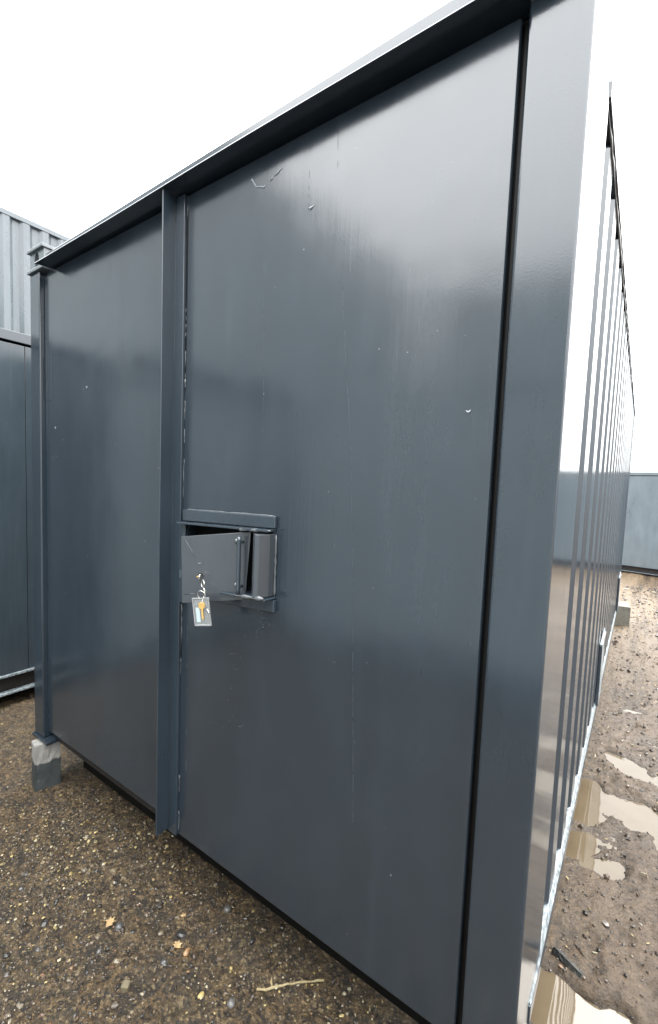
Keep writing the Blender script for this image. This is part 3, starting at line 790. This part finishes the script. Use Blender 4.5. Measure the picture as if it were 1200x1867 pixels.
scatter('gravel', x, y, rad, I2V, I2F, tintset(n, PEB, PW), M['stone'], sink=.05, rough=.2, flat=(.35, .65), label='larger stones pressed into the wet gravel', cat='gravel')
# pale yellow chippings
n = 8000; x, y = region_left(n)
rad = np.clip(rng.lognormal(math.log(.0032), .5, n), .0014, .010)
clump = fbm(x - 5, y + 2, 2.6, 4, .6) + rng.normal(size=n) * .13; x, y, rad = x[clump > -.02], y[clump > -.02], rad[clump > -.02]; n = len(x)
YEL = [(.38, .30, .135), (.32, .24, .09), (.42, .37, .25), (.28, .16, .07)]
scatter('wood_chippings', x, y, rad, I1V, I1F, tintset(n, YEL, [4, 3, 3, .6], .15), M['flake'], flat=(.18, .4), sink=.6, label='pale yellow chippings scattered over the gravel', cat='chippings')
# right side mud
n = 13000; x = rng.uniform(.0, 1.6, n); y = .35 + rng.random(n) ** 1.3 * 9
ok = hgt(x, y) > WATER + .001; x, y = x[ok], y[ok]; n = len(x)
rad = np.clip(rng.lognormal(math.log(.0026), .6, n), .0011, .014) * (1 + y * .12)
scatter('mud_crumbs', x, y, rad, I1V, I1F, tintset(n, [(.042, .031, .022), (.075, .056, .04), (.022, .018, .015), (.14, .11, .075)], [4, 4, 3, 1]), M['stone'], label='crumbs of mud and grit beside the corrugated side', cat='mud')
n = 700; x = rng.uniform(.0, 1.6, n); y = .35 + rng.random(n) ** 1.2 * 9
ok = hgt(x, y) > WATER; x, y = x[ok], y[ok]; n = len(x)
rad = np.clip(rng.lognormal(math.log(.0042), .5, n), .002, .012) * (1 + y * .12)
scatter('wood_chippings', x, y, rad, I1V * np.array([1.8, .6, 1]), I1F, tintset(n, YEL, [4, 2, 4, .6], .15), M['flake'], flat=(.2, .4), sink=.6, label='pale chippings scattered over the mud on the right', cat='chippings')
n = 160; x = rng.uniform(.0, 1.6, n); y = .5 + rng.random(n) ** 1.1 * 9
rad = rng.uniform(.012, .03, n) * (1 + y * .1)
scatter('straw', x, y, rad, I1V * np.array([1.7, .07, .1]), I1F, tintset(n, [(.2, .15, .08), (.05, .035, .022)], [1, 2]), M['flake'], flat=(.7, 1), sink=.15, label='bits of straw and twig lying on the mud', cat='straw')

# single things lying about
def gp(x, y):
    return .1408 + 1.0244 * (x - .1408), -1.0782 + 1.0244 * (y + 1.0782)
def twig(name, a, b_, r, mat, label, cat, n=14, wob=.006, stub=False):
    a = Vector((*gp(a[0], a[1]), 0)); b_ = Vector((*gp(b_[0], b_[1]), 0)); pts = []; rr = []
    for i in range(n):
        p = a.lerp(b_, i / (n - 1)); q = (random.uniform(-1, 1) * wob, random.uniform(-1, 1) * wob)
        zz = float(hgt(p.x, p.y)) + r * .9
        pts.append((p.x + q[0] * .5, p.y + q[1] * .5, zz + abs(q[0]) * .3)); rr.append(r * random.uniform(.75, 1.15) * (1 - .35 * i / n))
    mb = MB().tube(pts, rr, 7)
    if stub:
        s_ = Vector(pts[3]); mb.tube([s_, s_ + Vector((-.012, .008, .006)), s_ + Vector((-.018, .016, .008))], [r * .7, r * .8, r * .4], 6)
    o = mb.build(name, mat); tag(o, label, cat); return o
twig('twig', (-.748, -.045, 0), (-.590, .110, 0), .0048, M['twig'], 'pale dry twig on the gravel below the right door', 'twig', stub=True)
def timber():
    a, b_ = Vector((*gp(.006, .705), 0)), Vector((*gp(.106, .652), 0)); d = (b_ - a).normalized(); s_ = Vector((-d.y, d.x, 0))
    mb = MB(); n = 30; pr = []; K = 14
    for i in range(n):
        u = i / (n - 1); p = a.lerp(b_, u); e = min(1, 8 * u + .55, 8 * (1 - u) + .5)
        for k in range(K):
            an = 2 * math.pi * k / K
            r_ = (1 + .16 * math.cos(3 * an + 1) + .10 * math.cos(7 * an) + .22 * float(fbm(np.array(an * 2.0), np.array(u * 9.0), 1.3, 3))) * e
            pr.append(tuple(p + s_ * .0165 * r_ * math.cos(an) + Vector((0, 0, .008 + .0145 * r_ * math.sin(an)))))
    fs = [(K * i + k, K * i + (k + 1) % K, K * i + K + (k + 1) % K, K * i + K + k) for i in range(n - 1) for k in range(K)] + [tuple(range(K)), tuple(K * (n - 1) + k for k in range(K))[::-1]]
    tag(mb.add(pr, fs).build('timber_offcut', M['charred']), 'blackened timber offcut lying in the mud at the lower right', 'offcut')
timber()
def chunk(name, x, y, s, mat, label, cat, box=False, rz=0, sq=(1, 1, .7)):
    x, y = gp(x, y); bm = bmesh.new()
    if box: bmesh.ops.create_cube(bm, size=1.6); bmesh.ops.bevel(bm, geom=bm.edges[:], offset=.12, segments=2, affect='EDGES')
    else: bmesh.ops.create_icosphere(bm, subdivisions=3, radius=1)
    for v in bm.verts:
        k = 1 + (.05 if box else .16) * (fbm(np.array(v.co.x * .9 + x * 9), np.array(v.co.y * .9 + v.co.z * .7 + y * 9), 1.1, 2))
        v.co = Vector((v.co.x * sq[0], v.co.y * sq[1], v.co.z * sq[2])) * float(k) * s
    me = bpy.data.meshes.new(name); bm.to_mesh(me); bm.free(); me.materials.append(mat)
    if not box:
        for p in me.polygons: p.use_smooth = True
    o = bpy.data.objects.new(name, me); col.objects.link(o)
    o.location = (x, y, float(hgt(x, y)) + s * sq[2] * .55); o.rotation_euler = (random.uniform(-.1, .1), random.uniform(-.1, .1), rz)
    tag(o, label, cat); return o
chunk('concrete_chip', -1.076, -.305, .015, M['chip'], 'small cube shaped chip of concrete low in the gravel', 'chip', box=True, rz=.5)
chunk('pebble', -1.013, -.112, .0155, simple('tan pebble', (.24, .14, .07), .35), 'oval tan pebble on the gravel below the door edge', 'pebble', sq=(.62, 1, .6), rz=.3)
chunk('pebble', -1.275, -.205, .0155, simple('grey pebble', (.05, .047, .047), .3), 'round grey pebble beside a fallen leaf', 'pebble')
chunk('pebble', -1.02, .09, .016, simple('grey brown pebble', (.065, .06, .055), .3), 'grey brown pebble in the shade near the door bottom', 'pebble')
chunk('pebble', -.78, -.125, .014, simple('dark pebble', (.085, .08, .075), .3), 'pale grey pebble just below the twig', 'pebble')
chunk('pebble', -1.30, .27, .018, simple('cream pebble', (.22, .18, .135), .35), 'cream pebble near the foot of the cover strip', 'pebble')
chunk('pebble', -.87, -.17, .0125, simple('yellow pebble', (.32, .25, .10), .35), 'small yellow pebble left of the twig', 'pebble', sq=(.6, 1, .5))
chunk('pebble', -.86, .06, .012, simple('black pebble', (.015, .014, .014), .3), 'black pebble in the shade above the twig', 'pebble', sq=(.6, 1.1, .7))
def leaf(x, y, s, rz, label):
    x, y = gp(x, y); mb = MB(); out_ = [(0, -1), (.35, -.55), (.75, -.6), (.5, -.1), (.85, .25), (.35, .35), (.2, .95), (-.1, .5), (-.5, .75), (-.4, .2), (-.8, 0), (-.45, -.35), (-.3, -.8)]
    c_, s_ = math.cos(rz), math.sin(rz); z0 = float(hgt(x, y)) + .009
    ring = [(x + s * (a * c_ - b_ * s_), y + s * (a * s_ + b_ * c_), z0 + s * .3 * (a * a - .2) + random.uniform(-.0015, .0015)) for a, b_ in out_]
    n_ = len(ring); vs = ring + [(x, y, z0)] + [(p[0], p[1], p[2] - .0006) for p in ring] + [(x, y, z0 - .0006)]
    fs = [(i, (i + 1) % n_, n_) for i in range(n_)] + [(n_ + 1 + (i + 1) % n_, n_ + 1 + i, 2 * n_ + 1) for i in range(n_)] + [(i, n_ + 1 + i, n_ + 1 + (i + 1) % n_, (i + 1) % n_) for i in range(n_)]
    mb.add(vs, fs); p = Vector((x, y, z0))
    mb.tube([p, p + Vector((-c_, -s_, 0)) * s * 1.0 + Vector((0, 0, -.003)), p + Vector((-c_, -s_, 0)) * s * 1.9 + Vector((0, 0, -.006))], .0007, 5)
    tag(mb.build('leaf', M['leaf']), label, 'leaf')
leaf(-1.318, -.215, .023, .4, 'curled orange leaf beside a round grey pebble')
leaf(-1.06, -.115, .019, 1.6, 'small brown leaf just left of the oval tan pebble')
leaf(-1.13, -.03, .014, 2.4, 'small yellow leaf above the oval tan pebble')
